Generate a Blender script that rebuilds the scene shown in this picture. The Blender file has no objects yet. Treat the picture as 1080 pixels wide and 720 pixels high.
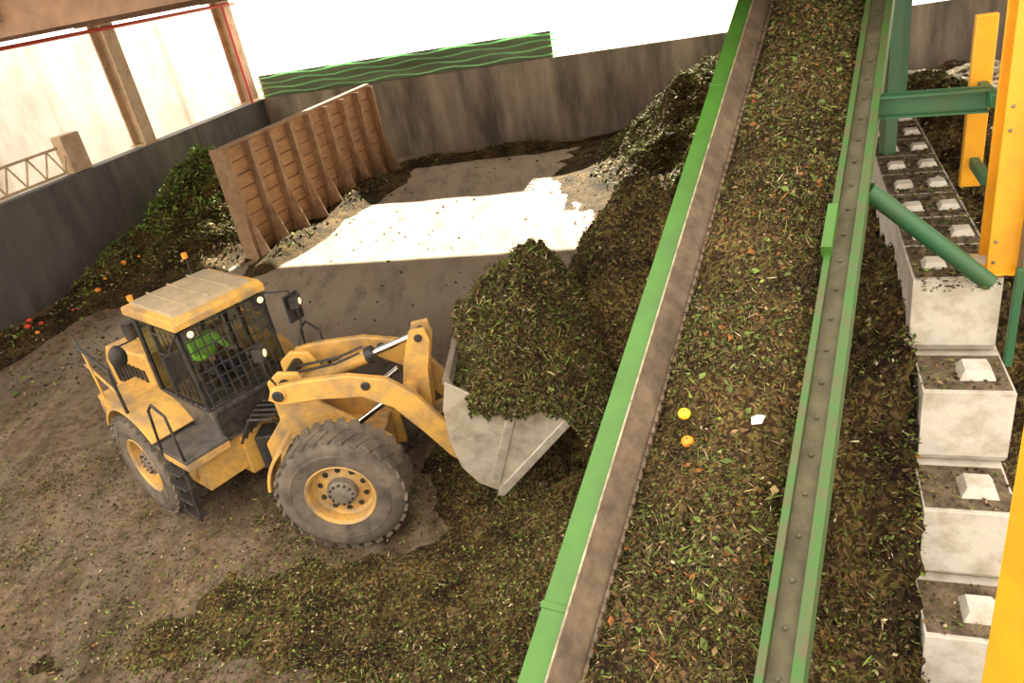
import bpy, math, numpy as np
from mathutils import Matrix, Vector
rng=np.random.default_rng(7)
sc=bpy.context.scene
try:
    sc.view_settings.view_transform='Standard'
except Exception as e: print(e)
R=math.radians
# ---------------------------------------------------------------- materials
def mat(name,c1,c2=None,scale=4,rough=.6,metal=0,bump=0,lo=.35,hi=.65,detail=6,stretch=None,bscale=None,coord='Object'):
    m=bpy.data.materials.new(name); m.use_nodes=True
    nt=m.node_tree; n=nt.nodes; l=nt.links; b=n['Principled BSDF']
    b.inputs['Roughness'].default_value=rough; b.inputs['Metallic'].default_value=metal
    b.inputs['Base Color'].default_value=(*c1,1)
    if c2 is not None:
        tc=n.new('ShaderNodeTexCoord'); no=n.new('ShaderNodeTexNoise'); cr=n.new('ShaderNodeValToRGB')
        mp=n.new('ShaderNodeMapping')
        if stretch: mp.inputs['Scale'].default_value=stretch
        l.new(tc.outputs[coord],mp.inputs['Vector'])
        no.inputs['Scale'].default_value=scale; no.inputs['Detail'].default_value=detail
        no.inputs['Roughness'].default_value=.65
        l.new(mp.outputs[0],no.inputs['Vector']); l.new(no.outputs[0],cr.inputs[0])
        cr.color_ramp.elements[0].position=lo; cr.color_ramp.elements[0].color=(*c1,1)
        cr.color_ramp.elements[1].position=hi; cr.color_ramp.elements[1].color=(*c2,1)
        l.new(cr.outputs[0],b.inputs['Base Color'])
        if bump:
            n2=n.new('ShaderNodeTexNoise'); n2.inputs['Scale'].default_value=bscale or scale*3; n2.inputs['Detail'].default_value=5
            bp=n.new('ShaderNodeBump'); bp.inputs['Strength'].default_value=bump; bp.inputs['Distance'].default_value=.03
            l.new(mp.outputs[0],n2.inputs['Vector']); l.new(n2.outputs[0],bp.inputs['Height']); l.new(bp.outputs[0],b.inputs['Normal'])
    return m
def compost_mat(name,vs=28,cols=None):
    m=bpy.data.materials.new(name); m.use_nodes=True
    nt=m.node_tree;n=nt.nodes;l=nt.links;b=n['Principled BSDF']; b.inputs['Roughness'].default_value=.95
    b.inputs['Specular IOR Level'].default_value=.15
    tc=n.new('ShaderNodeTexCoord'); vo=n.new('ShaderNodeTexVoronoi'); vo.inputs['Scale'].default_value=vs
    no=n.new('ShaderNodeTexNoise'); no.inputs['Scale'].default_value=3; no.inputs['Detail'].default_value=8
    mixv=n.new('ShaderNodeVectorMath'); mixv.operation='MULTIPLY_ADD'
    l.new(tc.outputs['Object'],no.inputs['Vector'])
    mixv.inputs[1].default_value=(.35,.35,.35)
    l.new(no.outputs[1],mixv.inputs[0]); l.new(tc.outputs['Object'],mixv.inputs[2])
    l.new(mixv.outputs[0],vo.inputs['Vector'])
    sp=n.new('ShaderNodeSeparateColor'); l.new(vo.outputs['Color'],sp.inputs[0])
    cr=n.new('ShaderNodeValToRGB'); cr.color_ramp.interpolation='CONSTANT'
    cols=cols or [(.024,.015,.009),(.055,.035,.018),(.085,.065,.024),(.038,.024,.012),(.09,.085,.028),(.135,.095,.048),(.028,.019,.010)]  # default palette kept dark: occlusion shade between the lighter bits painted into the colour
    els=cr.color_ramp.elements
    for i,c in enumerate(cols):
        e=els[i] if i<2 else els.new(i/len(cols))
        e.position=i/len(cols); e.color=(*c,1)
    l.new(sp.outputs[0],cr.inputs[0])
    n3=n.new('ShaderNodeTexNoise'); n3.inputs['Scale'].default_value=1.4; n3.inputs['Detail'].default_value=7
    l.new(tc.outputs['Object'],n3.inputs['Vector'])
    r2=n.new('ShaderNodeValToRGB'); r2.color_ramp.elements[0].color=(.4,.37,.34,1); r2.color_ramp.elements[1].color=(1.5,1.35,1.1,1)  # broad dark and bright patches: shading contrast painted into the compost colour
    r2.color_ramp.elements[0].position=.38; r2.color_ramp.elements[1].position=.64
    l.new(n3.outputs[0],r2.inputs[0])
    mx=n.new('ShaderNodeMix'); mx.data_type='RGBA'; mx.blend_type='MULTIPLY'; mx.inputs[0].default_value=1
    l.new(cr.outputs[0],mx.inputs[6]); l.new(r2.outputs[0],mx.inputs[7]); l.new(mx.outputs[2],b.inputs['Base Color'])
    bp=n.new('ShaderNodeBump'); bp.inputs['Strength'].default_value=.9; bp.inputs['Distance'].default_value=.04
    l.new(sp.outputs[1],bp.inputs['Height']); l.new(bp.outputs[0],b.inputs['Normal'])
    return m
def attr_mat(name):
    m=bpy.data.materials.new(name); m.use_nodes=True
    nt=m.node_tree; b=nt.nodes['Principled BSDF']; a=nt.nodes.new('ShaderNodeAttribute'); a.attribute_name='Col'
    nt.links.new(a.outputs['Color'],b.inputs['Base Color']); b.inputs['Roughness'].default_value=.8; b.inputs['Specular IOR Level'].default_value=.2
    return m
def glass_mat(name,tint=(.62,.66,.62),gl=.10):
    m=bpy.data.materials.new(name); m.use_nodes=True; nt=m.node_tree; n=nt.nodes; n.clear()
    o=n.new('ShaderNodeOutputMaterial'); t=n.new('ShaderNodeBsdfTransparent'); g=n.new('ShaderNodeBsdfGlossy'); mx=n.new('ShaderNodeMixShader')
    t.inputs[0].default_value=(*tint,1); g.inputs['Roughness'].default_value=.08; mx.inputs[0].default_value=gl
    nt.links.new(t.outputs[0],mx.inputs[1]); nt.links.new(g.outputs[0],mx.inputs[2]); nt.links.new(mx.outputs[0],o.inputs[0]); return m
def cloth_mat(name,c,tr=.5):
    m=bpy.data.materials.new(name); m.use_nodes=True; nt=m.node_tree; n=nt.nodes; n.clear()
    o=n.new('ShaderNodeOutputMaterial'); t=n.new('ShaderNodeBsdfTranslucent'); g=n.new('ShaderNodeBsdfDiffuse'); mx=n.new('ShaderNodeMixShader')
    no=n.new('ShaderNodeTexNoise'); no.inputs['Scale'].default_value=2.5; no.inputs['Detail'].default_value=6
    cr=n.new('ShaderNodeValToRGB'); cr.color_ramp.elements[0].position=.35; cr.color_ramp.elements[1].position=.65
    cr.color_ramp.elements[0].color=(c[0]*.7,c[1]*.7,c[2]*.7,1); cr.color_ramp.elements[1].color=(c[0]*1.2,c[1]*1.2,c[2]*1.2,1)
    nt.links.new(no.outputs[0],cr.inputs[0]); nt.links.new(cr.outputs[0],t.inputs[0]); nt.links.new(cr.outputs[0],g.inputs[0]); mx.inputs[0].default_value=tr
    nt.links.new(g.outputs[0],mx.inputs[1]); nt.links.new(t.outputs[0],mx.inputs[2]); nt.links.new(mx.outputs[0],o.inputs[0]); return m
def emis(name,c,s):
    m=bpy.data.materials.new(name); m.use_nodes=True; b=m.node_tree.nodes['Principled BSDF']
    b.inputs['Base Color'].default_value=(*c,1); b.inputs['Emission Color'].default_value=(*c,1); b.inputs['Emission Strength'].default_value=s; return m
M_yel=mat('loader_paint',(.69,.39,.085),(.30,.205,.115),2.0,.55,0,.2,.43,.66,detail=11)
M_roofp=mat('cab_roof_dusty',(.33,.26,.17),(.47,.36,.22),3,.7,0,.1)
M_blk=mat('black_metal',(.012,.012,.012),(.05,.042,.035),6,.5)
M_dk=mat('cab_dark_panel',(.05,.05,.048),(.13,.11,.095),5,.5)
M_tyre=mat('tyre_rubber_dusty',(.060,.050,.040),(.20,.155,.115),3,.85,0,.3,.35,.7,detail=9)
M_rim=mat('rim_paint',(.64,.36,.08),(.30,.21,.12),4,.5,detail=9)
M_steel=mat('bucket_steel',(.50,.44,.35),(.25,.19,.13),2.5,.5,.3,.15,.45,.70,detail=10)
M_wear=mat('bucket_worn_edge',(.66,.6,.52),(.42,.35,.28),6,.35,.5)
M_chr=mat('chrome_rod',(.8,.8,.8),None,rough=.15,metal=1)
M_glass=glass_mat('cab_glass')
M_mir=mat('mirror_glass',(.45,.45,.42),None,rough=.08,metal=1)
M_lamp=emis('work_lamp_lens',(1,.70,.36),1.3)
M_amber=emis('amber_beacon',(.9,.25,.02),.25)
M_hub=mat('hub_steel',(.28,.24,.19),(.16,.13,.1),8,.6,.3)
M_green=mat('conveyor_green_paint',(.06,.185,.022),(.05,.125,.022),2,.45,0,.05,.4,.75)
M_greenr=mat('conveyor_green_dirty',(.042,.125,.022),(.09,.08,.038),5,.6,0,.1,.42,.66)
M_greend=mat('conveyor_green_dark',(.02,.12,.05),(.045,.10,.04),3,.5)
M_dirty=mat('conveyor_dirty_steel',(.115,.105,.055),(.06,.052,.03),5,.8,0,.3,detail=10)
M_rub=mat('rubber_skirt',(.075,.053,.034),(.17,.12,.075),5,.85,0,.3,detail=9)
M_com=compost_mat('compost_material')
M_attr=attr_mat('plant_bits')
M_conc=mat('concrete_block',(.62,.58,.51),(.36,.30,.22),3.5,.9,0,.4,.44,.74,detail=10)
M_blkdirt=mat('block_top_dirt',(.05,.033,.019),(.20,.145,.09),6,.95,0,.8,detail=9)
M_wallL=mat('left_wall_grey',(.085,.08,.075),(.17,.155,.135),1.5,.7,0,.1,.35,.7,stretch=(1,1,.3),detail=9)
M_wallB=mat('back_wall_stained',(.11,.093,.078),(.42,.35,.27),1.0,.85,0,.2,.35,.66,stretch=(1,1,.2),detail=9)
M_plank=mat('push_wall_planks',(.49,.27,.125),(.27,.15,.078),1.6,.85,0,.3,.35,.7,stretch=(1,.5,3),detail=9)
M_post=mat('push_wall_posts',(.44,.28,.15),(.26,.155,.09),3,.8)
M_col=mat('column_steel',(.66,.50,.33),(.44,.31,.19),2,.8)
M_roof=mat('roof_steel',(.26,.145,.08),(.15,.085,.05),2,.8)
M_red=mat('red_pipe',(.5,.06,.04),None,rough=.5)
M_net=cloth_mat('green_netting',(.17,.19,.135),.35)
M_line=cloth_mat('green_hose',(.55,.95,.58),.5)
M_yard=mat('yard_wall_pale',(.92,.89,.82),(.58,.54,.46),.45,.9,0,0,.38,.68,detail=9,stretch=(1,1,.6))
M_saf=mat('structure_yellow',(.85,.42,.02),(.72,.33,.02),2,.4)
M_white=mat('white_scrap',(.8,.8,.78),None,rough=.6)
M_or=mat('orange_peel',(.9,.28,.02),None,rough=.45)
M_lem=mat('yellow_peel',(.85,.55,.03),None,rough=.45)
M_redp=mat('red_scrap',(.6,.05,.03),None,rough=.5)
M_hi=mat('hi_vis_fabric',(.35,.8,.05),(.28,.65,.04),8,.8)
M_skin=mat('skin',(.55,.33,.22),None,rough=.6)
M_trou=mat('work_trousers',(.03,.04,.07),None,rough=.9)
# ---------------------------------------------------------------- mesh builder
PM={}
def setpar(o,parent,M):
    if parent is not None:
        o.parent=parent; o.matrix_parent_inverse=PM[parent.name].inverted()
    o.matrix_basis=M
class MB:
    def __init__(s): s.v=[];s.f=[];s.m=[]
    def add(s,v,f,mi):
        o=len(s.v); s.v+= [tuple(p) for p in v]; s.f+=[tuple(i+o for i in q) for q in f]; s.m+=[mi]*len(f)
    def box(s,a,b,mi=0,rot=None):
        x0,y0,z0=a;x1,y1,z1=b
        v=[Vector(p) for p in [(x0,y0,z0),(x1,y0,z0),(x1,y1,z0),(x0,y1,z0),(x0,y0,z1),(x1,y0,z1),(x1,y1,z1),(x0,y1,z1)]]
        if rot is not None:
            c=Vector(((x0+x1)/2,(y0+y1)/2,(z0+z1)/2)); v=[c+rot@(p-c) for p in v]
        s.add(v,[(0,3,2,1),(4,5,6,7),(0,1,5,4),(1,2,6,5),(2,3,7,6),(3,0,4,7)],mi)
    def prism(s,prof,y0,y1,mi=0):
        n=len(prof); v=[(x,y0,z) for x,z in prof]+[(x,y1,z) for x,z in prof]
        f=[tuple(range(n)),tuple(range(2*n-1,n-1,-1))]+[(i,i+n,(i+1)%n+n,(i+1)%n) for i in range(n)]
        s.add(v,f,mi)
    def cyl(s,p0,p1,r,mi=0,n=12,r2=None):
        p0=Vector(p0);p1=Vector(p1);r2=r if r2 is None else r2
        d=(p1-p0).normalized(); a=d.orthogonal().normalized(); b=d.cross(a)
        v=[];
        for P,rr in((p0,r),(p1,r2)):
            for i in range(n):
                t=2*math.pi*i/n; v.append(P+a*math.cos(t)*rr+b*math.sin(t)*rr)
        f=[tuple(range(n-1,-1,-1)),tuple(range(n,2*n))]+[(i,(i+1)%n,(i+1)%n+n,i+n) for i in range(n)]
        s.add(v,f,mi)
    def tube(s,pts,r,mi=0,n=8):
        for i in range(len(pts)-1):
            a=Vector(pts[i]);b=Vector(pts[i+1]);e=(b-a).normalized()*r*.5
            s.cyl(a-e,b+e,r,mi,n)
    def lathe(s,prof,c,mi=0,n=40):   # around y axis; prof=(y,r)
        v=[];k=len(prof)
        for i in range(n):
            t=2*math.pi*i/n
            for y,r in prof: v.append((c[0]+r*math.cos(t),c[1]+y,c[2]+r*math.sin(t)))
        f=[]
        for i in range(n):
            j=(i+1)%n
            for q in range(k-1): f.append((i*k+q,j*k+q,j*k+q+1,i*k+q+1))
        s.add(v,f,mi)
    def ball(s,c,r,mi=0,n=12,sz=(1,1,1)):
        v=[];f=[];k=n//2+1
        for i in range(k):
            ph=math.pi*i/(k-1)
            for j in range(n):
                t=2*math.pi*j/n; v.append((c[0]+r*sz[0]*math.sin(ph)*math.cos(t),c[1]+r*sz[1]*math.sin(ph)*math.sin(t),c[2]+r*sz[2]*math.cos(ph)))
        for i in range(k-1):
            for j in range(n): f.append((i*n+j,(i+1)*n+j,(i+1)*n+(j+1)%n,i*n+(j+1)%n))
        s.add(v,f,mi)
    def obj(s,name,mats,M=None,parent=None,bevel=0,smooth=True):
        me=bpy.data.meshes.new(name); me.from_pydata(s.v,[],s.f)
        for m in mats: me.materials.append(m)
        me.polygons.foreach_set('material_index',s.m); me.update()
        if smooth:
            me.shade_smooth()
            try: me.set_sharp_from_angle(angle=R(35))
            except Exception: pass
        o=bpy.data.objects.new(name,me); sc.collection.objects.link(o)
        setpar(o,parent,M or Matrix())
        if bevel:
            b=o.modifiers.new('bev','BEVEL'); b.width=bevel; b.segments=2; b.limit_method='ANGLE'; b.angle_limit=R(40)
        return o
def empty(name,M):
    e=bpy.data.objects.new(name,None); sc.collection.objects.link(e); e.matrix_basis=M; PM[e.name]=M.copy(); return e
# ---------------------------------------------------------------- noise / heights
T=rng.random((256,256))
def vn(x,y):
    xi=np.floor(x).astype(int); yi=np.floor(y).astype(int); fx=x-xi; fy=y-yi
    fx=fx*fx*(3-2*fx); fy=fy*fy*(3-2*fy)
    g=lambda a,b:T[a&255,b&255]
    return (g(xi,yi)*(1-fx)+g(xi+1,yi)*fx)*(1-fy)+(g(xi,yi+1)*(1-fx)+g(xi+1,yi+1)*fx)*fy
def fbm(x,y,sc_,o=5):
    r=0;a=.5;x=np.asarray(x)*sc_;y=np.asarray(y)*sc_
    for i in range(o): r=r+a*(vn(x+17.3*i,y+9.1*i)-.5); a*=.55; x=x*2.03; y=y*2.03
    return r
def ss(a,b,x): t=np.clip((x-a)/(b-a),0,1); return t*t*(3-2*t)
# mounds: cx,cy,rx,ry,rot(deg),h
MO=[(2.2,10.8,1.8,2.1,0,3.9),(1.3,12.0,1.6,1.5,0,1.9),(1.6,9.0,1.2,1.1,0,1.3),(4.2,14.8,1.6,2.6,-20,2.3),(5.9,18.5,1.2,2.6,-20,1.8),
    (8.4,26.3,2.6,3.6,-20,2.9),(8.2,22.6,1.4,2.6,-20,1.9),(10.8,19,3.2,4,-20,2.9),(15.2,23,3.6,4,0,1.95),
    (-9.8,28.2,2.0,3.2,-20,2.9),(-11.8,24.9,.9,2.6,-20,1.2),(-8.2,26.5,1.0,2.4,-22,.9),(-13.9,19.5,.8,2.6,-20,.5),
    (-6.3,24.3,.6,2.0,-24,.45),(-4.4,29.0,.8,2.5,-24,.5),(1.5,31.4,2.6,.7,-20,.4),(-1.5,32.2,2,.7,-20,.35)]
CW,SW=math.cos(R(22.9)),math.sin(R(22.9))
def height(x,y):
    h=np.zeros_like(x)
    for cx,cy,rx,ry,ro,H in MO:
        c,s=math.cos(R(ro)),math.sin(R(ro)); dx=x-cx; dy=y-cy
        a=(dx*c+dy*s)/rx; b=(-dx*s+dy*c)/ry
        h=np.maximum(h,H*np.exp(-(a*a+b*b)*.9)-.04) if H<2 else h+H*np.exp(-(a*a+b*b)*.9)
    q=(x-.34)*.52+(y-2.89)*.854; l=(x-.34)*.854-(y-2.89)*.52
    sg=np.where(l<0,1.75,2.6)
    h=np.maximum(h,1.55*np.exp(-(l/sg)**2/1.6)*(1-ss(16,24,q)))
    lw=(x-4.19)*CW-(y-6.15)*SW; yw=(x-4.19)*SW+(y-6.15)*CW
    top=np.clip(3.96+.81/.69*(yw+.35),.5,3.96)
    lean=top-.55-.95*np.maximum(0,-.37-lw)
    h=np.where((lw<0.3)&(yw<11),np.maximum(h,lean*(lw<-.2)+(-9)*(lw>=-.2)),h)
    h=h+.10*np.exp(-((x+2.6)/4.5)**2-((y-7.6)/1.1)**2)
    m=ss(.03,.9,h)
    far=ss(16,20,y)
    h=h+m*(fbm(x,y,1.0,5)*(1.25-.4*far)+fbm(x,y,5,4)*(.42-.3*far))+fbm(x,y,1.7,5)*.09-.05
    return h
def inside(x,y,mg=.06):
    dx=x+9; dy=y-36.5; a=dx*.9367-dy*.3502; b=dx*.3502+dy*.9367
    lw=(x-4.19)*CW-(y-6.15)*SW; yw=(x-4.19)*SW+(y-6.15)*CW
    blk=(np.abs(lw)<.36)&(yw>-2.7)&(yw<9.1)
    return (a>mg)&(b<-mg)&(~blk)
def raw_mesh(name,V,F,mats,col=None,smooth=True,M=None,parent=None):
    me=bpy.data.meshes.new(name)
    used=np.unique(F); rem=np.full(len(V),-1); rem[used]=np.arange(len(used)); V=V[used]; F=rem[F]
    if col is not None: col=col[used]
    me.vertices.add(len(V)); me.vertices.foreach_set('co',V.astype(np.float32).ravel())
    k=F.shape[1]; me.loops.add(F.size); me.loops.foreach_set('vertex_index',F.astype(np.int32).ravel())
    me.polygons.add(len(F)); me.polygons.foreach_set('loop_start',(np.arange(len(F))*k).astype(np.int32))
    try: me.polygons.foreach_set('loop_total',np.full(len(F),k,np.int32))
    except Exception: pass
    me.update(calc_edges=True)
    if col is not None:
        a=me.color_attributes.new('Col','FLOAT_COLOR','POINT'); a.data.foreach_set('color',np.c_[col,np.ones(len(col))].astype(np.float32).ravel())
    for m in mats: me.materials.append(m)
    if smooth: me.shade_smooth()
    me.validate()
    o=bpy.data.objects.new(name,me); sc.collection.objects.link(o)
    setpar(o,parent,M or Matrix()); PM[o.name]=(M or Matrix()).copy()
    return o
def gridF(ny,nx):
    idx=np.arange(nx*ny).reshape(ny,nx)
    return np.stack([idx[:-1,:-1],idx[:-1,1:],idx[1:,1:],idx[1:,:-1]],-1).reshape(-1,4)
PAL=np.array([(.03,.019,.010),(.075,.048,.024),(.125,.082,.04),(.08,.10,.022),(.12,.16,.032),(.20,.24,.055),(.22,.10,.03),(.30,.22,.11),(.5,.42,.28)])
def scatter(name,P,Lr,pal=PAL,pr=None,tilt=.7,el=(.25,.7),M=None,parent=None):
    n=len(P); pr=np.array(pr if pr is not None else [22,20,14,15,13,7,3,6,2],float); pr/=pr.sum()
    an=rng.random(n)*6.283; t1=np.stack([np.cos(an),np.sin(an),rng.normal(0,tilt*.6,n)],1); t1/=np.linalg.norm(t1,axis=1)[:,None]
    nr=np.stack([rng.normal(0,tilt,n),rng.normal(0,tilt,n),np.ones(n)],1)
    t2=np.cross(nr,t1); t2/=np.linalg.norm(t2,axis=1)[:,None]
    L=(Lr[0]+(Lr[1]-Lr[0])*rng.random(n)**2)[:,None]; W=L*(el[0]+(el[1]-el[0])*rng.random(n))[:,None]
    up=np.cross(t1,t2)*np.minimum(W,L)*.45
    V=np.stack([P+t1*L,P+t2*W+up,P-t1*L,P-t2*W+up*.3],1).reshape(-1,3)
    F=np.arange(4*n).reshape(n,4)
    c=pal[rng.choice(len(pal),n,p=pr)]*(.6+.8*rng.random(n))[:,None]
    return raw_mesh(name,V,F,[M_attr],np.repeat(c,4,0),False,M,parent)
# ---------------------------------------------------------------- hall
K=Vector((-9,36.5,0)); MH=Matrix.Translation(K)@Matrix.Rotation(R(-20.5),4,'Z')
fm=bpy.data.materials.new('floor_concrete_dirt'); fm.use_nodes=True
nt=fm.node_tree;n=nt.nodes;l=nt.links;b=n['Principled BSDF'];b.inputs['Roughness'].default_value=.85; b.inputs['Specular IOR Level'].default_value=.25
tc=n.new('ShaderNodeTexCoord'); at=n.new('ShaderNodeAttribute'); at.attribute_name='Col'
n1=n.new('ShaderNodeTexNoise'); n1.inputs['Scale'].default_value=.9; n1.inputs['Detail'].default_value=10; n1.inputs['Roughness'].default_value=.7
n2=n.new('ShaderNodeTexNoise'); n2.inputs['Scale'].default_value=4; n2.inputs['Detail'].default_value=14; n2.inputs['Roughness'].default_value=.8
n5=n.new('ShaderNodeTexNoise'); n5.inputs['Scale'].default_value=.5; n5.inputs['Detail'].default_value=7
mpx=n.new('ShaderNodeMapping'); mpx.inputs['Rotation'].default_value=(0,0,R(20)); mpx.inputs['Scale'].default_value=(1.6,.45,1)
l.new(tc.outputs['Object'],mpx.inputs[0]); l.new(mpx.outputs[0],n1.inputs[0]); l.new(tc.outputs['Object'],n2.inputs[0]); l.new(mpx.outputs[0],n5.inputs[0])
cc=n.new('ShaderNodeValToRGB'); cc.color_ramp.elements[0].color=(.24,.19,.14,1); cc.color_ramp.elements[1].color=(.48,.40,.30,1); cc.color_ramp.elements[0].position=.35; cc.color_ramp.elements[1].position=.65
cd=n.new('ShaderNodeValToRGB'); cd.color_ramp.elements[0].color=(.055,.035,.021,1); cd.color_ramp.elements[1].color=(.24,.165,.102,1); cd.color_ramp.elements[0].position=.38; cd.color_ramp.elements[1].position=.64
l.new(n1.outputs[0],cc.inputs[0]); l.new(n2.outputs[0],cd.inputs[0])
r5=n.new('ShaderNodeValToRGB'); r5.color_ramp.elements[0].color=(.58,.56,.54,1); r5.color_ramp.elements[1].color=(1.2,1.18,1.15,1); r5.color_ramp.elements[0].position=.38; r5.color_ramp.elements[1].position=.6
l.new(n5.outputs[0],r5.inputs[0]); m5=n.new('ShaderNodeMix'); m5.data_type='RGBA'; m5.blend_type='MULTIPLY'; m5.inputs[0].default_value=1
l.new(cd.outputs[0],m5.inputs[6]); l.new(r5.outputs[0],m5.inputs[7])
ad=n.new('ShaderNodeMath'); ad.operation='MULTIPLY_ADD'; ad.inputs[1].default_value=2.2; l.new(n1.outputs[0],ad.inputs[0])
sb=n.new('ShaderNodeMath'); sb.operation='ADD'; sb.inputs[1].default_value=-1.2; sb.use_clamp=True
l.new(at.outputs['Fac'],ad.inputs[2]); l.new(ad.outputs[0],sb.inputs[0])
mx=n.new('ShaderNodeMix'); mx.data_type='RGBA'; l.new(sb.outputs[0],mx.inputs[0]); l.new(cc.outputs[0],mx.inputs[6]); l.new(m5.outputs[2],mx.inputs[7]); l.new(mx.outputs[2],b.inputs['Base Color'])
bp=n.new('ShaderNodeBump'); bp.inputs['Strength'].default_value=.8; bp.inputs['Distance'].default_value=.06; l.new(n2.outputs[0],bp.inputs['Height']); l.new(bp.outputs[0],b.inputs['Normal'])
X,Y=np.meshgrid(np.linspace(-45,45,181),np.linspace(-20,75,191))
V=np.stack([X,Y,0*X],-1).reshape(-1,3)
D=np.maximum(1-ss(13,18,V[:,1]+V[:,0]*.3),1-ss(-11.5,-8.5,V[:,0]-(V[:,1]-22)*.37))
D=np.maximum(D,.05)
raw_mesh('floor',V,gridF(191,181),[fm],np.repeat(D[:,None],3,1),False)
w=MB(); w.box((-.4,-30,0),(0,.4,3.2)); 
for i in range(12): w.box((0,-30+i*2.5,0),(.03,-29.93+i*2.5,3.2))
w.box((-.45,-30,3.2),(.06,.4,3.28)); w.obj('wall_left',[M_wallL],MH)
w=MB(); w.box((.02,0,0),(38,.4,3.2)); w.box((.02,-.05,3.2),(38,.45,3.27)); w.obj('wall_back',[M_wallB],MH)
w=MB(); w.box((-1.5,-22.8,8.0),(38,0.3,8.15))
for yb in (-.3,-7.55,-15.2,-22.5): w.box((-1.3,yb-.15,7.45),(38,yb+.15,8.0))
for xb in (-.2,6,12,18,24,30,36): w.box((xb-.1,-22.8,7.65),(xb+.1,0.2,8.0))
w.obj('ceiling',[M_roof],MH)
for i,yb in enumerate((-.5,-7.55,-15.2,-22.5)):
    w=MB(); 
    w.box((-.62,yb-.3,3.28),(-.56,yb+.3,7.45)); w.box((-.1,yb-.3,3.28),(-.04,yb+.3,7.45)); w.box((-.6,yb-.04,3.28),(-.06,yb+.04,7.45))
    w.box((-.7,yb-.38,3.28),(0,yb+.38,3.34)); w.obj('steel_column',[M_col],MH)
w=MB(); w.tube([(.03,-22,7.3),(.03,0,7.3)],.06); w.tube([(.05,-.9,7.3),(.05,-.9,3.3)],.06); w.obj('red_pipe',[M_red],MH)
w=MB()
for z in (3.35,4.15): w.box((-.25,-17,z),(-.17,-11.5,z+.08))
for i in range(8):
    y=-17+i*.78; w.tube([(-.21,y,3.4),(-.21,y+.39,4.18),(-.21,y+.78,3.4)],.03)
w.box((-.5,-11.3,3.3),(-.1,-10.5,4.5)); w.obj('railing_truss',[M_col],MH)
w=MB(); w.box((-8,-30,0),(-7.6,8,7.3)); 
for i in range(9): w.box((-7.6,-28+i*4,0),(-7.4,-27.6+i*4,7.3))
w.obj('yard_wall',[M_yard],MH)
w=MB(); w.prism([(0.05,3.27),(13.6,3.27),(13.6,4.24),(.05,4.24)],.12,.16,0)
for z in (3.42,3.67,3.92,4.17):
    pts=[(.05+i*.55,.03,z+.05*math.sin(i*1.3+z*7)) for i in range(26)]
    w.tube(pts,.036,1,6)
w.obj('netting_screen',[M_net,M_line],MH)
w=MB(); w.box((14.2,11,0),(16.8,13,6.3)); w.box((14.5,10.95,4.2),(15.5,11,5.4)); w.obj('white_container',[M_white],MH)
# push wall
pw=Vector((-7.66,23.75,0)); ang=math.atan2(10.6,4.75)
MPW=Matrix.Translation(pw)@Matrix.Rotation(ang,4,'Z')
w=MB(); Lp=9.5
for k in range(8):
    for j in range(5): w.box((j*Lp/5+.01,-.06+.02*((k*3+j)%3),.02+k*.43),((j+1)*Lp/5-.01,.12,.42+k*.43),0)
for j in range(9):
    x=.05+j*(Lp-.2)/8
    w.box((x-.09,-.30,0),(x+.09,-.27,3.45),1); w.box((x-.02,-.27,0),(x+.02,-.04,3.45),1); 
    v=[(x-.02,-.3,0),(x+.02,-.3,0),(x+.02,-.75,0),(x-.02,-.75,0),(x-.02,-.3,1.6),(x+.02,-.3,1.6)]
    w.add(v,[(0,1,2,3),(0,4,5,1),(3,2,5,4),(0,3,4),(1,5,2)],1)
w.box((0,-.1,3.46),(Lp,.14,3.54),1); w.box((-.12,-.3,0),(0,.2,3.55),1)
w.obj('push_wall',[M_plank,M_post],MPW)
# ---------------------------------------------------------------- compost
def grid_mesh(name,x0,x1,y0,y1,st,mats):
    nx=int((x1-x0)/st)+1; ny=int((y1-y0)/st)+1
    X,Y=np.meshgrid(np.linspace(x0,x1,nx),np.linspace(y0,y1,ny)); Z=height(X,Y)
    V=np.stack([X,Y,Z],-1).reshape(-1,3); F=gridF(ny,nx)
    ok=(V[:,2][F].max(1)>0)&inside(V[:,0],V[:,1])[F].all(1)
    return raw_mesh(name,V,F[ok],mats)
PILE=grid_mesh('compost_pile',-15.5,20,2.5,35.5,.075,[M_com])
def samp(n,x0,x1,y0,y1,fn):
    x=x0+(x1-x0)*rng.random(n); y=y0+(y1-y0)*rng.random(n); k=(rng.random(n)<fn(x,y))&inside(x,y,.15); x=x[k];y=y[k]
    z=np.maximum(height(x,y),0); return np.stack([x,y,z+.012],1)
def dn(x,y):
    h=height(x,y); d=ss(.0,.25,h)*.8
    d=np.maximum(d,.85*np.exp(-np.maximum(0,(y-(9.2))/1.4)**2)*ss(-11,-5,x)*np.clip(.38+2.4*fbm(x,y,.8,6),0.08,1))
    d=np.maximum(d,.50*ss(.0,.2,fbm(x,y,.9,5)))
    return np.clip(d,.15,1)
P1=samp(280000,-11.5,5.8,4.0,13.5,dn)
scatter('compost_debris',P1,(.010,.038),parent=PILE)
P1=samp(75000,-10.5,5.8,4.0,13.5,dn)
scatter('compost_stalks',P1,(.03,.085),parent=PILE,el=(.05,.14),pr=[10,16,16,14,16,9,3,10,3],tilt=1)
P2=samp(90000,-16,13,13.5,33,lambda x,y:ss(.05,.4,height(x,y))*.9+.016+.14*(x<-8.0+(y-22)*.37))
scatter('leaf_litter',P2,(.03,.10),pr=[14,16,14,16,16,10,2,7,2],tilt=.8,parent=PILE)
gp=lambda x,y:ss(.3,1.0,height(x,y))*np.clip(.45+2*fbm(x,y,.6,3),0,1)
GC=np.array([(.18,.22,.05),(.28,.31,.09),(.12,.16,.035),(.33,.30,.13),(.08,.07,.025)])
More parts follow.
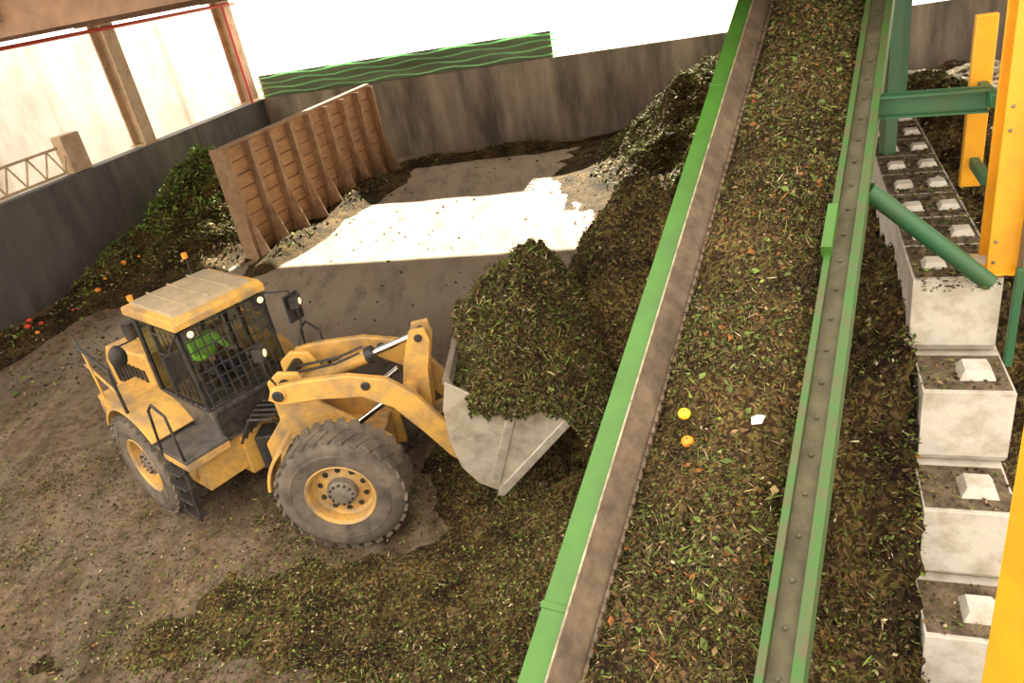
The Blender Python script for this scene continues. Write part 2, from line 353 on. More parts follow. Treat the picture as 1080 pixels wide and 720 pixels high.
Pg=np.concatenate([samp(56000,3,13,17,31,gp),samp(40000,-14,-6,19,33,gp)])
scatter('grass_clippings',Pg,(.08,.24),pal=GC,pr=[5,3,5,2,6],el=(.06,.16),tilt=1.1,parent=PILE)
Pg=samp(16000,-13.5,-6.5,21,33,lambda x,y:ss(.8,1.8,height(x,y)))
Pg[:,2]+=.25*rng.random(len(Pg))*np.clip(.3+3*fbm(Pg[:,0],Pg[:,1],1.2,3),0,1)
scatter('shrub_leaves',Pg,(.04,.11),pal=np.array([(.10,.20,.03),(.18,.30,.05),(.26,.34,.09),(.07,.12,.02)]),pr=[4,4,2,4],el=(.35,.6),tilt=1,parent=PILE)
# ---------------------------------------------------------------- bucket heap frames
ha=R(-44.5); hf=R(-7)
Cr=Vector((-5.29,11.76,0)); Cf=Vector((-2.63,10.22,0))
MR=Matrix.Translation(Cr)@Matrix.Rotation(ha,4,'Z'); MF=Matrix.Translation(Cf)@Matrix.Rotation(hf,4,'Z')
LO=empty('wheel_loader',Matrix.Translation((-4.24,10.6,0)))
def heap_h(x,y):
    mouth=2.50-(x-1.95)*.46
    wx=x+.5*fbm(x,y+9,1.3,3); wy=y+.5*fbm(x+21,y,1.3,3)
    r=np.sqrt(((wx-3.25)/np.where(wx<3.25,1.45,1.3))**2+((wy-.15)/1.75)**2+.012)
    e=np.clip(1.08-r,0,1)
    z=mouth-.08+1.95*e+fbm(x+5,y,1.8,5)*1.0*(e+.22)+fbm(x,y,6,4)*.26
    return np.where(x>3.75,z-(x-3.75)*.9,z)
X,Y=np.meshgrid(np.linspace(1.86,4.9,138),np.linspace(-1.38,1.38,126)); Z=heap_h(X,Y)
V=np.stack([X,Y,Z],-1).reshape(-1,3)
BL=raw_mesh('bucket_load',V,gridF(126,138),[M_com],M=MF)
n_=42000; x=1.87+2.95*rng.random(n_); y=-1.38+2.76*rng.random(n_)
scatter('bucket_load_debris',np.stack([x,y,heap_h(x,y)+.01],1),(.012,.042),M=MF,tilt=1,parent=BL)
n_=8000; x=1.9+2.3*rng.random(n_); y=-1.38+2.76*rng.random(n_)
scatter('bucket_load_stalks',np.stack([x,y,heap_h(x,y)+.03],1),(.03,.12),M=MF,tilt=1.4,el=(.05,.13),parent=BL)
n_=9000; x=2.1+1.9*rng.random(n_); s_=rng.random(n_)**1.5
zt=heap_h(x,np.full(n_,-1.38)); dr=.16+.26*np.clip(.5+3*fbm(x,x*0+3,2.2,3),0,1)+.5*ss(3.2,3.8,x)
scatter('bucket_load_spill',np.stack([x,-1.40-.09*rng.random(n_)-.08*s_,zt+.04-s_*dr],1),(.015,.05),M=MF,tilt=1.3,el=(.15,.5),parent=BL)
# ---------------------------------------------------------------- loader: wheels
def wheel(name,cy,M,side,kk):
    w=MB(); c=(0,cy,.862)
    s=side
    w.lathe([(-.27*s,.46),(-.31*s,.58),(-.32*s,.70),(-.28*s,.80),(-.22*s,.845),(0,.85),(.22*s,.845),(.28*s,.80),(.32*s,.70),(.31*s,.58),(.27*s,.46)],c,0,56)
    for i in range(30):
        for sg in (-1,1):
            t=2*math.pi*(i+(.5 if sg>0 else 0))/30
            rot=Matrix.Rotation(-t,3,'Y')@Matrix.Rotation(R(25)*sg,3,'X')
            p=Vector((c[0]+.838*math.cos(t),cy+sg*.15,c[2]+.838*math.sin(t)))
            w.box((p.x-.02,p.y-.15,p.z-.05),(p.x+.02,p.y+.15,p.z+.05),0,rot)
    w.lathe([(.27*s,.47),(.285*s,.455),(.25*s,.42),(.12*s,.40),(.08*s,.36),(.12*s,.22),(.13*s,.20)],c,1,40)
    w.lathe([(.12*s,.21),(.22*s,.19),(.24*s,.15),(.24*s,.0)],c,2,24)
    w.lathe([(.295*s,.62),(.325*s,.63),(.325*s,.65),(.31*s,.66)],c,0,48)
    for i in range(12):
        t=2*math.pi*i/12; w.cyl((c[0]+.15*math.cos(t),cy+.23*s,c[2]+.15*math.sin(t)),(c[0]+.15*math.cos(t),cy+.26*s,c[2]+.15*math.sin(t)),.015,3,6)
    for i in range(10):
        t=2*math.pi*(i+.5)/10; a=(c[0]+.30*math.cos(t),c[2]+.30*math.sin(t))
        w.cyl((a[0],cy+.09*s,a[1]),(a[0],cy+.112*s,a[1]),.038,3,10)
    w.lathe([(-.2*s,.45),(-.1*s,.0)],c,3,20)
    w.v=[(p[0]*kk,p[1],p[2]*kk) for p in w.v]
    return w.obj(name,[M_tyre,M_rim,M_hub,M_blk],M,LO)
wheel('wheel_rear_right',-1.18,MR,-1,1.08); wheel('wheel_rear_left',1.18,MR,1,1.08)
wheel('wheel_front_right',-1.14,MF,-1,1.11); wheel('wheel_front_left',1.14,MF,1,1.11)
w=MB()
w.prism([(-1.8,.8),(-1.8,1.5),(1.3,1.5),(1.55,1.3),(1.55,.6),(-1.0,.6)],-.45,.45,0)
w.prism([(-2.1,.75),(-2.15,1.35),(-2.0,1.6),(-1.1,1.6),(-1.1,1.35),(-1.3,.75)],-1.1,1.1,0)
w.cyl((0,-.85,.91),(0,.85,.91),.2,1,16)
w.prism([(-2.05,1.55),(-2.05,2.1),(-1.8,2.42),(-.15,2.58),(-.15,1.55)],-.72,.72,0)
w.obj('rear_chassis_and_hood',[M_yel,M_blk],MR,LO,.03)
w=MB()
for i in range(8): w.box((-1.75+i*.18,-.745,1.75),(-1.65+i*.18,-.72,2.25),0)
w.box((-2.1,-.5,1.7),(-2.05,.5,2.05),0); w.cyl((-1.1,.3,2.45),(-1.1,.3,3.0),.07,0)
w.cyl((-1.5,-.3,2.4),(-1.5,-.3,2.75),.12,0)
w.obj('hood_grilles_exhaust',[M_blk],MR,LO)
def fender(M,name,y0,y1,a0,a1,c=(0,.93),ro=1.09):
    w=MB(); pr=[]
    for i in range(11):
        t=R(a0+(a1-a0)*i/10); pr.append((c[0]+ro*math.cos(t),c[1]+ro*math.sin(t)))
    for i in range(10,-1,-1):
        t=R(a0+(a1-a0)*i/10); pr.append((c[0]+(ro-.05)*math.cos(t),c[1]+(ro-.05)*math.sin(t)))
    w.prism(pr,y0,y1); return w.obj(name,[M_yel],M,LO,.01)
for s,nm in((-1,'right'),(1,'left')):
    y0,y1=sorted((s*.72,s*1.45)); fender(MR,'rear_fender_'+nm,y0,y1,40,150)
    y0,y1=sorted((s*.8,s*1.3)); fender(MF,'front_fender_'+nm,y0,y1,128,172)
    w=MB()
    w.box((-.9,min(s*.7,s*1.4),1.96),(-.1,max(s*.7,s*1.4),2.03),0)
    w.box((.9,min(s*.45,s*1.15),.75),(1.5,max(s*.45,s*1.15),1.45),0)
    w.box((.3,min(s*.7,s*1.42),1.5),(1.75,max(s*.7,s*1.42),1.56),1)
    w.box((1.0,min(s*.7,s*1.42),1.38),(1.75,max(s*.7,s*1.42),1.5),0)
    w.prism([(.98,1.5),(1.03,.9),(1.2,.85),(1.5,1.5)],min(s*1.15,s*1.2),max(s*1.15,s*1.2),0)
    for x in (1.06,1.50): w.tube([(x,s*1.38,1.52),(x+.03,s*1.48,.42)],.025,2)
    for z in (.45,.72,.99,1.26): w.box((1.05,s*1.43-.09,z),(1.54,s*1.43+.09,z+.035),2)
    w.tube([(1.7,s*1.40,1.55),(1.7,s*1.40,2.35),(1.35,s*1.40,2.45),(1.15,s*1.40,2.3),(1.0,s*1.42,1.5)],.022,2)
    w.tube([(.2,s*1.40,1.9),(.2,s*1.40,2.75),(-.75,s*1.38,2.95),(-1.3,s*1.25,2.9),(-1.32,s*1.2,1.7)],.028,2)
    w.tube([(.2,s*1.40,2.35),(-1.30,s*1.25,2.45)],.024,0)
    w.tube([(-.65,s*1.38,1.98),(-.65,s*1.38,2.92)],.022,0)
    w.obj('side_deck_ladder_'+nm,[M_yel,M_dk,M_blk],MR,LO,.012)
# cab
w=MB()
def P(x,y,z): return Vector((x,y,z))
X0,X1=.05,1.52
w.prism([(X0,1.5),(X0,1.98),(X1+.05,1.98),(X1+.13,1.42)],-.74,.74,0)
for s in(-1,1):
    for (a,b_) in (((X1+.03,1.98),(X1-.12,3.36)),((X0,1.98),(X0+.05,3.36)),((.62,1.98),(.62,3.36))):
        w.cyl((a[0],s*.72,a[1]),(b_[0],s*.70,b_[1]),.042,1,6)
    w.tube([(X0,s*.72,2.0),(X1,s*.72,2.0)],.04,1); w.tube([(X0+.05,s*.7,3.33),(X1-.1,s*.7,3.33)],.045,1)
w.tube([(X1-.12,-.7,3.33),(X1-.12,.7,3.33)],.05,1); w.tube([(X1+.03,-.72,2.0),(X1+.03,.72,2.0)],.035,1)
w.obj('cab_shell',[M_dk,M_blk],MR,LO,.012)
w=MB()
w.add([P(X1+.03,-.7,2.0),P(X1+.03,.7,2.0),P(X1-.12,.68,3.33),P(X1-.12,-.68,3.33)],[(0,1,2,3)],0)
for s in(-1,1):
    w.add([P(X0,s*.72,2.0),P(X1,s*.72,2.0),P(X1-.12,s*.7,3.33),P(X0+.05,s*.7,3.33)],[(0,1,2,3)],0)
w.add([P(X0,-.7,2.0),P(X0,.7,2.0),P(X0+.05,.68,3.33),P(X0+.05,-.68,3.33)],[(0,1,2,3)],0)
w.obj('cab_windows',[M_glass],MR,LO)
w=MB()
w.prism([(-.08,3.37),(-.08,3.47),(0,3.52),(1.50,3.52),(1.60,3.46),(1.60,3.36)],-.77,.77,0)
w.prism([(0,3.515),(.1,3.57),(1.36,3.57),(1.46,3.515)],-.66,.66,1)
for y in (-.35,0,.35): w.box((.05,y-.02,3.57),(1.36,y+.02,3.585),1)
w.obj('cab_roof',[M_yel,M_roofp],MR,LO,.03)
w=MB(); gx=lambda z: X1+.11-(z-2.0)*.115
for i in range(11):
    y=-.66+i*1.32/10; w.cyl((gx(1.9),y,1.9),(gx(3.3),y,3.3),.012,0,6)
for i in range(9):
    z=1.92+i*1.36/8; w.cyl((gx(z),-.68,z),(gx(z),.68,z),.012,0,6)
for i in range(5):
    x=.72+i*.16; w.cyl((x,-.78,2.05),(x,-.76,3.3),.01,0,6)
for z in (2.15,2.5,2.85,3.2): w.cyl((.68,-.77,z),(1.42,-.77,z),.01,0,6)
w.box((gx(1.9),-.7,1.5),(gx(1.9)+.03,.7,1.9),0)
w.obj('cab_guard_grille',[M_blk],MR,LO)
w=MB()
for y in(-.6,.6):
    w.box((1.57,y-.09,3.2),(1.66,y+.09,3.34),0); w.cyl((1.655,y,3.27),(1.668,y,3.27),.05,1,14)
    w.tube([(1.45,y*1.15,3.3),(1.8,y*1.7,3.25),(1.8,y*1.7,2.9)],.015,0)
    rt=Matrix.Rotation(R(10),3,'Z')
    w.box((1.78,y*1.7-.14,2.75),(1.83,y*1.7+.14,3.2),0,rt); w.box((1.765,y*1.7-.12,2.78),(1.782,y*1.7+.12,3.17),2,rt)
w.tube([(.1,-.8,3.0),(.1,-1.15,3.0)],.015,0); w.ball((.1,-1.15,2.85),.17,0,14,(.45,.8,1.15))
w.tube([(-.1,.5,3.45),(-.1,.5,3.80)],.012,0); w.cyl((-.1,.5,3.80),(-.1,.5,3.89),.045,3)
w.cyl((0,-.6,3.55),(0,-.6,3.63),.045,3)
w.obj('lamps_and_mirrors',[M_blk,M_lamp,M_mir,M_amber],MR,LO)
w=MB(); w.box((.35,-.25,2.0),(.85,.25,2.15)); w.prism([(.25,2.1),(.35,2.1),(.28,2.85),(.16,2.85)],-.25,.25)
w.tube([(1.35,0,2.0),(1.2,0,2.45)],.03)
for i in range(16):
    a=2*math.pi*i/16;b2=2*math.pi*(i+1)/16
    f=lambda t:(1.18+.06*math.sin(t),.19*math.cos(t),2.47+.18*math.sin(t)*.6)
    w.cyl(f(a),f(b2),.014,0,6)
w.obj('seat_and_steering',[M_blk],MR,LO)
# front frame
w=MB()
for s in(-1,1):
    y0,y1=sorted((s*.28,s*.36))
    w.prism([(-1.35,.65),(-1.35,1.3),(-1.0,1.7),(-1.0,2.35),(-.8,2.5),(-.5,2.45),(-.3,1.9),(.2,1.5),(.62,1.15),(.62,.6)],y0,y1,0)
w.box((-1.3,-.3,.65),(.5,.3,1.25),0); w.box((-.95,-.3,1.5),(-.55,.3,1.75),0)
w.cyl((0,-.85,.93),(0,.85,.93),.2,1,16); w.box((-1.6,-.2,.75),(-1.2,.2,1.35),1)
w.cyl((-.73,-.72,2.3),(-.73,.72,2.3),.09,1,16)
w.obj('front_frame',[M_yel,M_blk],MF,LO,.02)
w=MB()
arm=[(-.92,2.22),(-.82,2.42),(-.4,2.46),(.3,2.46),(.85,2.32),(1.2,2.02),(1.5,1.55),(1.86,1.02),(1.9,.82),(1.72,.72),(1.52,.87),(1.2,1.36),(.85,1.84),(.45,2.08),(-.2,2.13),(-.75,2.12)]
for s in(-1,1):
    y0,y1=sorted((s*.54,s*.66)); w.prism(arm,y0,y1,0)
w.cyl((1.05,-.6,1.85),(1.05,.6,1.85),.13,0,16); w.cyl((1.75,-.7,.88),(1.75,.7,.88),.07,1,14)
for s in(-1,1):
    w.cyl((-.73,s*.5,2.3),(-.73,s*.70,2.3),.11,0,16); w.cyl((-.73,s*.5,2.3),(-.73,s*.715,2.3),.05,1,12); w.cyl((.55,s*.5,2.26),(.55,s*.69,2.26),.07,1,14)
w.obj('lift_arms',[M_yel,M_blk],MF,LO,.02)
w=MB()
for s in(-1,1):
    w.cyl((-.55,s*.47,1.15),(.1,s*.47,1.48),.095,0,16); w.cyl((.1,s*.47,1.48),(.75,s*.47,1.88),.05,1,12)
w.cyl((-.75,0,2.05),(.55,0,2.42),.11,0,18); w.cyl((.5,0,2.41),(1.32,0,2.66),.055,1,12); w.cyl((.48,0,2.40),(.58,0,2.43),.13,2,18)
for y in(-.12,.08): w.tube([(-1.0,y,2.0),(-.6,y,2.35),(0,y,2.4),(.4,y,2.52)],.02,2)
for k in range(5):
    w.tube([(-1.75+.02*k,-.3+.15*k,1.35),(-1.5,-.32+.14*k,1.75),(-1.15,-.3+.14*k,1.7),(-.9,-.2+.1*k,1.3)],.022,2)
w.obj('hydraulic_cylinders',[M_yel,M_chr,M_blk],MF,LO)
w=MB()
for y in(-.17,.11):
    w.prism([(1.22,2.78),(1.46,2.80),(1.50,2.6),(1.36,2.1),(1.30,1.5),(1.24,1.2),(1.06,1.2),(.92,1.85),(1.02,2.25)],y,y+.06,0)
w.prism([(1.08,1.2),(1.1,1.36),(1.8,1.62),(1.86,1.5),(1.16,1.18)],-.07,.07,0)
for x,z in((1.34,2.66),(1.05,1.85),(1.15,1.27)): w.cyl((x,-.2,z),(x,.2,z),.06,1,14)
for s in (-1,1):
    w.tube([(-.75,s*.6,2.45),(-.7,s*.85,2.75),(-.7,s*.85,3.0)],.018,1); w.box((-.76,s*.85-.1,3.0),(-.62,s*.85+.1,3.18),1); w.cyl((-.62,s*.85,3.09),(-.61,s*.85,3.09),.055,2,14)
w.obj('tilt_bellcrank',[M_yel,M_blk,M_lamp],MF,LO,.015)
# bucket
BW=1.42
w=MB()
out=[(1.87,2.60),(1.76,2.2),(1.74,1.7),(1.82,1.25),(2.0,.95),(2.28,.76),(3.42,1.84)]
inn=[(3.40,1.88),(2.27,.84),(2.04,1.02),(1.88,1.29),(1.80,1.7),(1.82,2.2),(1.92,2.58)]
w.prism(out+inn,-BW,BW,0)
side=[(1.87,2.60),(1.76,2.2),(1.74,1.7),(1.82,1.25),(2.0,.95),(2.28,.76),(3.42,1.84),(3.25,1.98),(2.75,2.12),(2.2,2.35)]
for s in(-1,1):
    y0,y1=sorted((s*BW,s*(BW+.045))); w.prism(side,y0,y1,0)
    y0,y1=sorted((s*BW,s*(BW+.08))); w.prism([(2.22,.72),(2.32,.70),(3.46,1.80),(3.40,1.9),(2.3,.86)],y0,y1,1)
    w.prism([(2.18,.95),(2.30,.92),(2.72,2.05),(2.62,2.12)],y0,y1,1)
w.prism([(3.38,1.80),(3.56,1.98),(3.36,1.88)],-BW-.05,BW+.05,1)
w.prism([(1.82,2.54),(1.85,2.64),(1.93,2.64),(1.96,2.52)],-BW,BW,2)
for y in(-.65,-.5,.5,.65,-.1,.1):
    w.prism([(1.78,.95) if abs(y)>.2 else (1.76,1.35),(1.66,.82) if abs(y)>.2 else (1.7,1.5),(1.72,1.2) if abs(y)>.2 else (1.76,1.8),(1.9,1.1)],y-.03,y+.03,0)
w.obj('bucket',[M_steel,M_wear,M_hub],MF,LO,.008)
# ---------------------------------------------------------------- operator
def skin(name,V,E,rad,mats,M,parent=None,root=0,sub=2):
    me=bpy.data.meshes.new(name); me.from_pydata(V,E,[]); o=bpy.data.objects.new(name,me); sc.collection.objects.link(o)
    for m in mats: me.materials.append(m)
    s=o.modifiers.new('Skin','SKIN'); s.use_smooth_shade=True
    for i,r in enumerate(rad): me.skin_vertices[0].data[i].radius=(r if isinstance(r,tuple) else (r,r)); me.skin_vertices[0].data[i].use_root=(i==root)
    u=o.modifiers.new('Sub','SUBSURF'); u.levels=sub; u.render_levels=sub
    setpar(o,parent,M)
OP=empty('operator',MR@Matrix.Translation((.5,0,2.15)))
V=[(.5,0,2.25),(.46,0,2.45),(.44,0,2.66),(.45,0,2.74),(.45,.19,2.68),(.65,.27,2.47),(.95,.2,2.52),(.45,-.19,2.68),(.65,-.27,2.47),(.95,-.2,2.52)]
E=[(0,1),(1,2),(2,3),(2,4),(4,5),(5,6),(2,7),(7,8),(8,9)]
try:
    skin('jacket_torso',V,E,[(.16,.13),(.17,.13),(.15,.11),(.06,.06),.075,.06,.042,.075,.06,.042],[M_hi],MR,OP)
    V=[(.5,0,2.22),(.6,.1,2.2),(1.0,.14,2.24),(1.15,.14,1.98),(.6,-.1,2.2),(1.0,-.14,2.24),(1.15,-.14,1.98)]
    skin('trousers',V,[(0,1),(1,2),(2,3),(0,4),(4,5),(5,6)],[.13,.1,.075,.05,.1,.075,.05],[M_trou],MR,OP)
except Exception as e: print('skin',e)
w=MB(); w.cyl((.45,0,2.7),(.46,0,2.82),.05,0,12); w.ball((.47,0,2.90),.1,0,16,(1,.8,1.2))
w.ball((.57,0,2.89),.018,0,8,(1.2,.8,1.3)); w.box((.555,-.03,2.845),(.565,.03,2.853),3)
for s in(-1,1): w.ball((.555,s*.035,2.92),.012,2,8); w.ball((.46,s*.083,2.895),.022,0,8,(.8,.4,1.3))
w.ball((.455,0,2.955),.105,1,16,(1.0,.85,.8))
for s in(-1,1):
    c=Vector((1.02,s*.19,2.53)); w.ball(c,.045,0,10,(1.1,.75,.5))
    for k in range(4):
        a=c+Vector((.04,(-.028+.019*k),.0)); b1=a+Vector((.035,0,.01)); d1=b1+Vector((.012,0,-.03)); e1=d1+Vector((-.02,0,-.015))
        w.tube([a,b1,d1,e1],.009,0,6)
    a=c+Vector((.0,-s*.035,.01)); w.tube([a,a+Vector((.03,-s*.02,.0)),a+Vector((.055,-s*.02,-.015))],.01,0,6)
w.obj('head_and_hands',[M_skin,M_blk,M_blk,M_redp],MR,OP)
# ---------------------------------------------------------------- conveyor
A=Vector((-.385,3.33,3.25)); ex=Vector((.854,-.52,0)).normalized(); ey=Vector((.478,.785,.397)).normalized(); ez=ex.cross(ey).normalized(); ey=ez.cross(ex)
MC=Matrix(((ex.x,ey.x,ez.x,A.x),(ex.y,ey.y,ez.y,A.y),(ex.z,ey.z,ez.z,A.z),(0,0,0,1)))
CO=empty('belt_conveyor',MC)
S0,S1=-3,15
w=MB()
w.box((0,S0,-.02),(.20,S1,0),0); w.box((0,S0,-.32),(.02,S1,-.02),0); w.box((0,S0,-.34),(.16,S1,-.32),0)
w.box((.19,S0,0),(.205,S1,.045),2)
w.box((1.40,S0,-.30),(1.45,S1,.03),3); w.box((1.45,S0,-.07),(1.59,S1,-.05),1); w.box((1.59,S0,-.30),(1.66,S1,0),3)
for i in range(60):
    y=S0+.15+i*.3; w.cyl((1.52,y,-.05),(1.52,y,-.03),.016,1,8)
w.obj('side_rails',[M_green,M_dirty,mat('worn_edge',(.45,.38,.27),(.16,.12,.08),9,rough=.5,detail=9),M_greenr],MC,CO,.004)
w=MB(); w.add([(.205,S0,.03),(.205,S1,.03),(.37,S1,-.17),(.37,S0,-.17)],[(0,1,2,3)],0)
w.box((.36,S0,-.2),(.375,S1,-.13),0)
for i in range(180): y=S0+i*.1; w.box((.365,y,-.15),(.39,y+.05,-.11),0)
w.obj('rubber_skirt',[M_rub],MC,CO)
w=MB(); w.box((.02,S0,-.26),(1.42,S1,-.24),0)
for i in range(18):
    y=S0+.5+i; w.cyl((.1,y,-.33),(1.5,y,-.33),.06,1,12)
w.box((0,S0,-.5),(.1,S1,-.36),2); w.box((1.55,S0,-.5),(1.64,S1,-.36),2)
w.obj('belt_and_rollers',[M_rub,M_hub,M_greend],MC,CO)
w=MB()
for y in(.5,6.2): w.box((-.012,y,-.3),(.21,y+.05,.008),0)
w.box((1.38,3.75,0),(1.46,4.25,.12),0)
w.obj('rail_joint_plates',[M_green],MC,CO,.004)
def b_h(x,y):
    t=(x-.37)/1.03
    return -.17+.15*np.clip(1-(2*t-1)**2,0,1)+fbm(x+3,y,2.0,5)*.22+fbm(x,y,9,4)*.085
X,Y=np.meshgrid(np.linspace(.37,1.405,77),np.linspace(S0,S1,1200)); Z=b_h(X,Y)
V=np.stack([X,Y,Z],-1).reshape(-1,3)
raw_mesh('belt_load',V,gridF(1200,77),[compost_mat('belt_compost',45)],M=MC,parent=CO)
def bp_(n,dz):
    x=.37+1.02*rng.random(n); y=-1.5+13*rng.random(n); return np.stack([x,y,b_h(x,y)+dz],1)
def bpd(n,dz):
    p=bp_(n,dz); k=rng.random(len(p))<np.clip(.5+2.5*fbm(p[:,0],p[:,1],1.7,4),.12,1); return p[k]
scatter('belt_load_bits',bpd(120000,.008),(.006,.027),M=MC,tilt=1,pr=[28,25,15,13,10,4,3,4,.8],parent=CO)
scatter('belt_load_stalks',bpd(34000,.012),(.02,.075),M=MC,tilt=1,el=(.04,.12),pr=[12,20,16,13,14,6,2,9,1.5],parent=CO)
scatter('belt_leaves',bpd(2400,.015),(.02,.048),M=MC,tilt=.8,pal=np.array([(.22,.085,.025),(.12,.17,.04),(.10,.06,.025),(.26,.18,.08)]),pr=[3,4,5,1.2],el=(.4,.8),parent=CO)
w=MB()
for s_ in (9.5,13.5):
    for lx in (.05,1.6):
        p=MC@Vector((lx,s_,-.45)); w.box((p.x-.08,p.y-.08,0),(p.x+.08,p.y+.08,p.z),0)
w.obj('support_legs',[M_greend],None,CO)
w=MB()
p=MC@Vector((1.64,5.85,-.14)); q=p+Vector((.854,-.52,0))*.90
def ibeam(p,q,wd,ht,mi=0):
    p=Vector(p);q=Vector(q);d=(q-p);L=d.length; d.normalize(); s=d.cross(Vector((0,0,1))).normalized(); u=s.cross(d)
    for (a0,a1,b0,b1) in ((-wd,wd,ht-.015,ht),(-wd,wd,-ht,-ht+.015),(-.012,.012,-ht,ht)):
        v=[P_+s*a+u*b for P_ in(p,q) for a,b in((a0,b0),(a1,b0),(a1,b1),(a0,b1))]
        w.add(v,[(0,1,2,3),(7,6,5,4),(0,4,5,1),(1,5,6,2),(2,6,7,3),(3,7,4,0)],mi)
ibeam(p,q,.10,.10)
p2=MC@Vector((1.64,4.75,-.2)); w.cyl(p2,(4.32,5.95,3.98),.08,0,16)
w.obj('cross_bracing',[M_greend],None,CO)
# ---------------------------------------------------------------- block wall
MBk=Matrix.Translation((4.19,6.15,0))@Matrix.Rotation(R(-22.9),4,'Z')
w=MB()
def knob(x,y,z,s=.12,h=.08): 
    t=s*.68
    v=[(x-s,y-s,z),(x+s,y-s,z),(x+s,y+s,z),(x-s,y+s,z),(x-t,y-t,z+h),(x+t,y-t,z+h),(x+t,y+t,z+h),(x-t,y+t,z+h)]
    w.add(v,[(0,1,5,4),(1,2,6,5),(2,3,7,6),(3,0,4,7)],0); w.add(v,[(4,5,6,7)],0)
top=3.96
for lev in range(5):
    z1=top-.81*lev; z0=max(0,z1-.80); y0=-.69*lev; dx=.025*((lev*2)%3-1)
    y=y0; L=1.6 if lev%2==0 else .8; first=True
    while y<9:
        y2=min(y+(L if first else 1.6),9.2)
        if first:
            v=[(-.37+dx,y+.09,z0),(.37+dx,y+.09,z0),(.37+dx,y+.01,z0+.10),(-.37+dx,y+.01,z0+.10),(-.37+dx,y+.01,z1),(.37+dx,y+.01,z1),(.37+dx,y2-.01,z1),(-.37+dx,y2-.01,z1),(-.37+dx,y2-.01,z0),(.37+dx,y2-.01,z0)]
            w.add(v,[(0,1,2,3),(3,2,5,4),(4,5,6,7),(7,6,9,8),(8,9,1,0),(0,3,4,7,8),(1,9,6,5,2)],0)
        else: w.box((-.37+dx,y+.01,z0),(.37+dx,y2-.01,z1),0)
        y=y2; first=False
    ntop=12 if lev==0 else 1
    for k in range(ntop):
        yy=y0+.33+k*.8
        w.box((-.35+dx,yy-.27,z1),(.35+dx,yy+(.47 if lev==0 else .34),z1+.010),1)
        if lev: knob(.10+dx,yy+.02,z1+.008,.15,.09)
        else: knob(-.18,yy,z1+.008,.11,.06); knob(.18,yy,z1+.008,.11,.06)
BKW=w.obj('concrete_block_wall',[M_conc,M_blkdirt],MBk,None,.03)
PM[BKW.name]=MBk.copy()
n_=6500; x=-.36+.72*rng.random(n_); y=-.3+9*rng.random(n_); zz=np.full(n_,3.98)
k_=rng.integers(0,5,n_); sel=rng.random(n_)<.12
y=np.where(sel,-.69*k_+.05+.6*rng.random(n_),y); zz=np.where(sel,3.98-.81*k_,zz)
scatter('block_top_crumbs',np.stack([x,y,zz],1),(.008,.035),M=MBk,tilt=.5,parent=BKW)
# ---------------------------------------------------------------- yellow structure
w=MB()
w.box((.0,.05,3.98),(.34,.09,8.0),0); w.box((.0,.38,3.98),(.34,.42,8),0); w.box((.15,.07,3.98),(.19,.40,8),0)
w.box((-.05,.0,3.975),(.30,.5,4.0),0)
w.box((-.10,1.0,4.5),(.08,1.1,6.1),0); w.box((-.04,.42,5.4),(.04,1.0,5.52),1); w.box((-.04,.42,4.7),(.04,1.0,4.80),1)
w.box((.20,-.14,3.1),(.27,-.07,4.1),1); w.box((.24,-.10,4.0),(.31,.06,6.2),2)
for z in (4.1,4.3,5.3,5.5): 
    for x in (.05,.29): w.cyl((x,.03,z),(x,.05,z),.018,2,6)
w.obj('yellow_steel_column',[M_saf,M_greend,M_hub],MBk@Matrix.Translation((.2,.0,0)),None,.01)
w=MB(); dx=.07
w.box((1.68+dx,1.88,0),(1.72+dx,2.14,7.2),0); w.box((1.92+dx,1.88,0),(1.96+dx,2.14,7.2),0); w.box((1.70+dx,1.99,0),(1.94+dx,2.03,7.2),0); w.box((1.66+dx,1.86,0),(1.98+dx,2.16,.03),0)
w.obj('yellow_platform_post',[M_saf],None,None,.006)
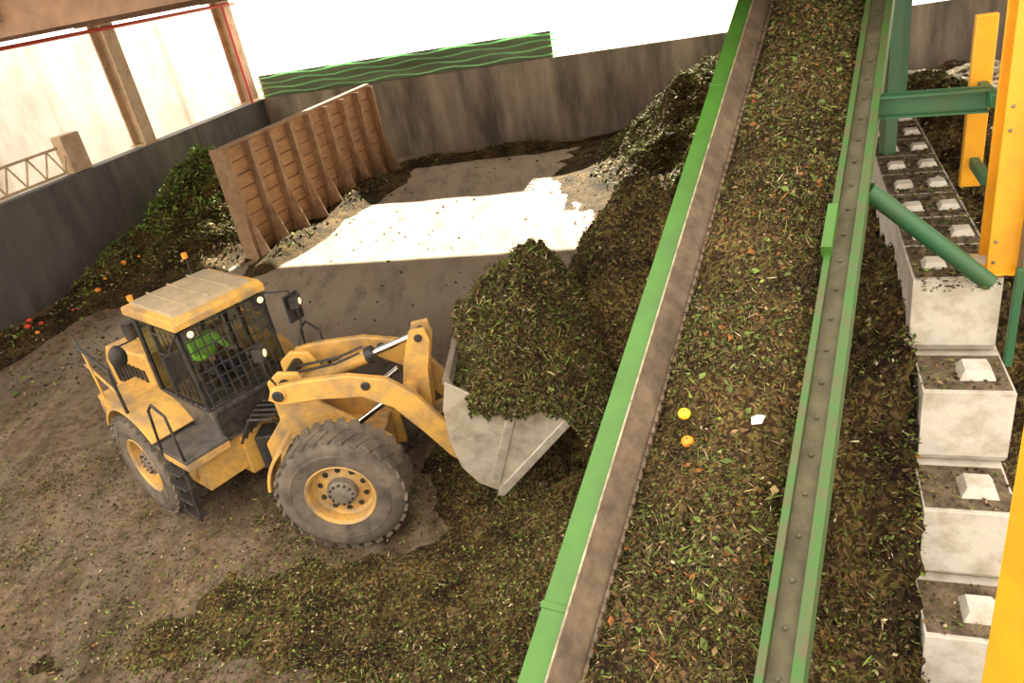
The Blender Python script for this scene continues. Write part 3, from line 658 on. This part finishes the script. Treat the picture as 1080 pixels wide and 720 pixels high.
# ---------------------------------------------------------------- odds
def fruit(name,p,r,m,M=None):
    w=MB(); w.ball((0,0,0),r,0,14,(1,.95,.8)); w.cyl((0,0,r*.75),(0,0,r*.9),r*.12,1,6)
    return w.obj(name,[m,M_trou],(M or Matrix())@Matrix.Translation(p))
def onbelt(x,y,dz=0.02): return Vector((x,y,float(b_h(np.array(x),np.array(y)))+dz))
fruit('orange_fruit',onbelt(.66,1.96),.05,M_or,MC); fruit('lemon_fruit',onbelt(.60,2.16),.05,M_lem,MC)
w=MB(); w.add([(0,0,0),(.07,.01,.01),(.09,.07,.03),(.03,.09,.0),(-.01,.05,.02)],[(0,1,2),(0,2,3),(0,3,4)],0); w.obj('paper_scrap',[M_white],MC@Matrix.Translation(onbelt(1.09,2.15,.03)))
w=MB()
for i,(x,y,r,m) in enumerate([(-13.3,20.4,.11,1),(-13.1,20.7,.08,1),(-13.5,20.9,.10,1),(-13.0,20.2,.07,0),(-12.1,22.4,.10,0),(-12.0,22.9,.06,0),(-11.6,23.6,.10,0),(-12.6,21.6,.05,1),(-11.3,24.1,.06,0)]):
    z=float(height(np.array([x]),np.array([y]))[0]); w.ball((x,y,max(z,0)+r*.6),r,m,8,(1,.8,.7))
w.obj('vegetable_waste',[M_or,M_redp,M_lem],None,PILE)
# ---------------------------------------------------------------- lights, world
el=R(31.3); d=Vector((-.35*math.cos(el),-.937*math.cos(el),-math.sin(el)))
s=bpy.data.lights.new('sun','SUN'); s.energy=32; s.color=(1,.89,.70); s.angle=R(.6); so=bpy.data.objects.new('sun',s); sc.collection.objects.link(so); so.rotation_mode='QUATERNION'; so.rotation_quaternion=d.to_track_quat('-Z','Y')
wd=bpy.data.worlds.new('world'); sc.world=wd; wd.use_nodes=True; bg=wd.node_tree.nodes['Background']; bg.inputs[0].default_value=(1,.905,.77,1); bg.inputs[1].default_value=3.2
# ---------------------------------------------------------------- camera
cam=bpy.data.cameras.new('camera'); co=bpy.data.objects.new('camera',cam); sc.collection.objects.link(co); sc.camera=co
cam.sensor_width=36; cam.lens=26.67; cam.clip_end=400; cam.clip_start=.05
co.matrix_world=Matrix.Translation((0,0,7.35))@Matrix.Rotation(R(63),4,'X')@Matrix.Rotation(R(-11),4,'Z')
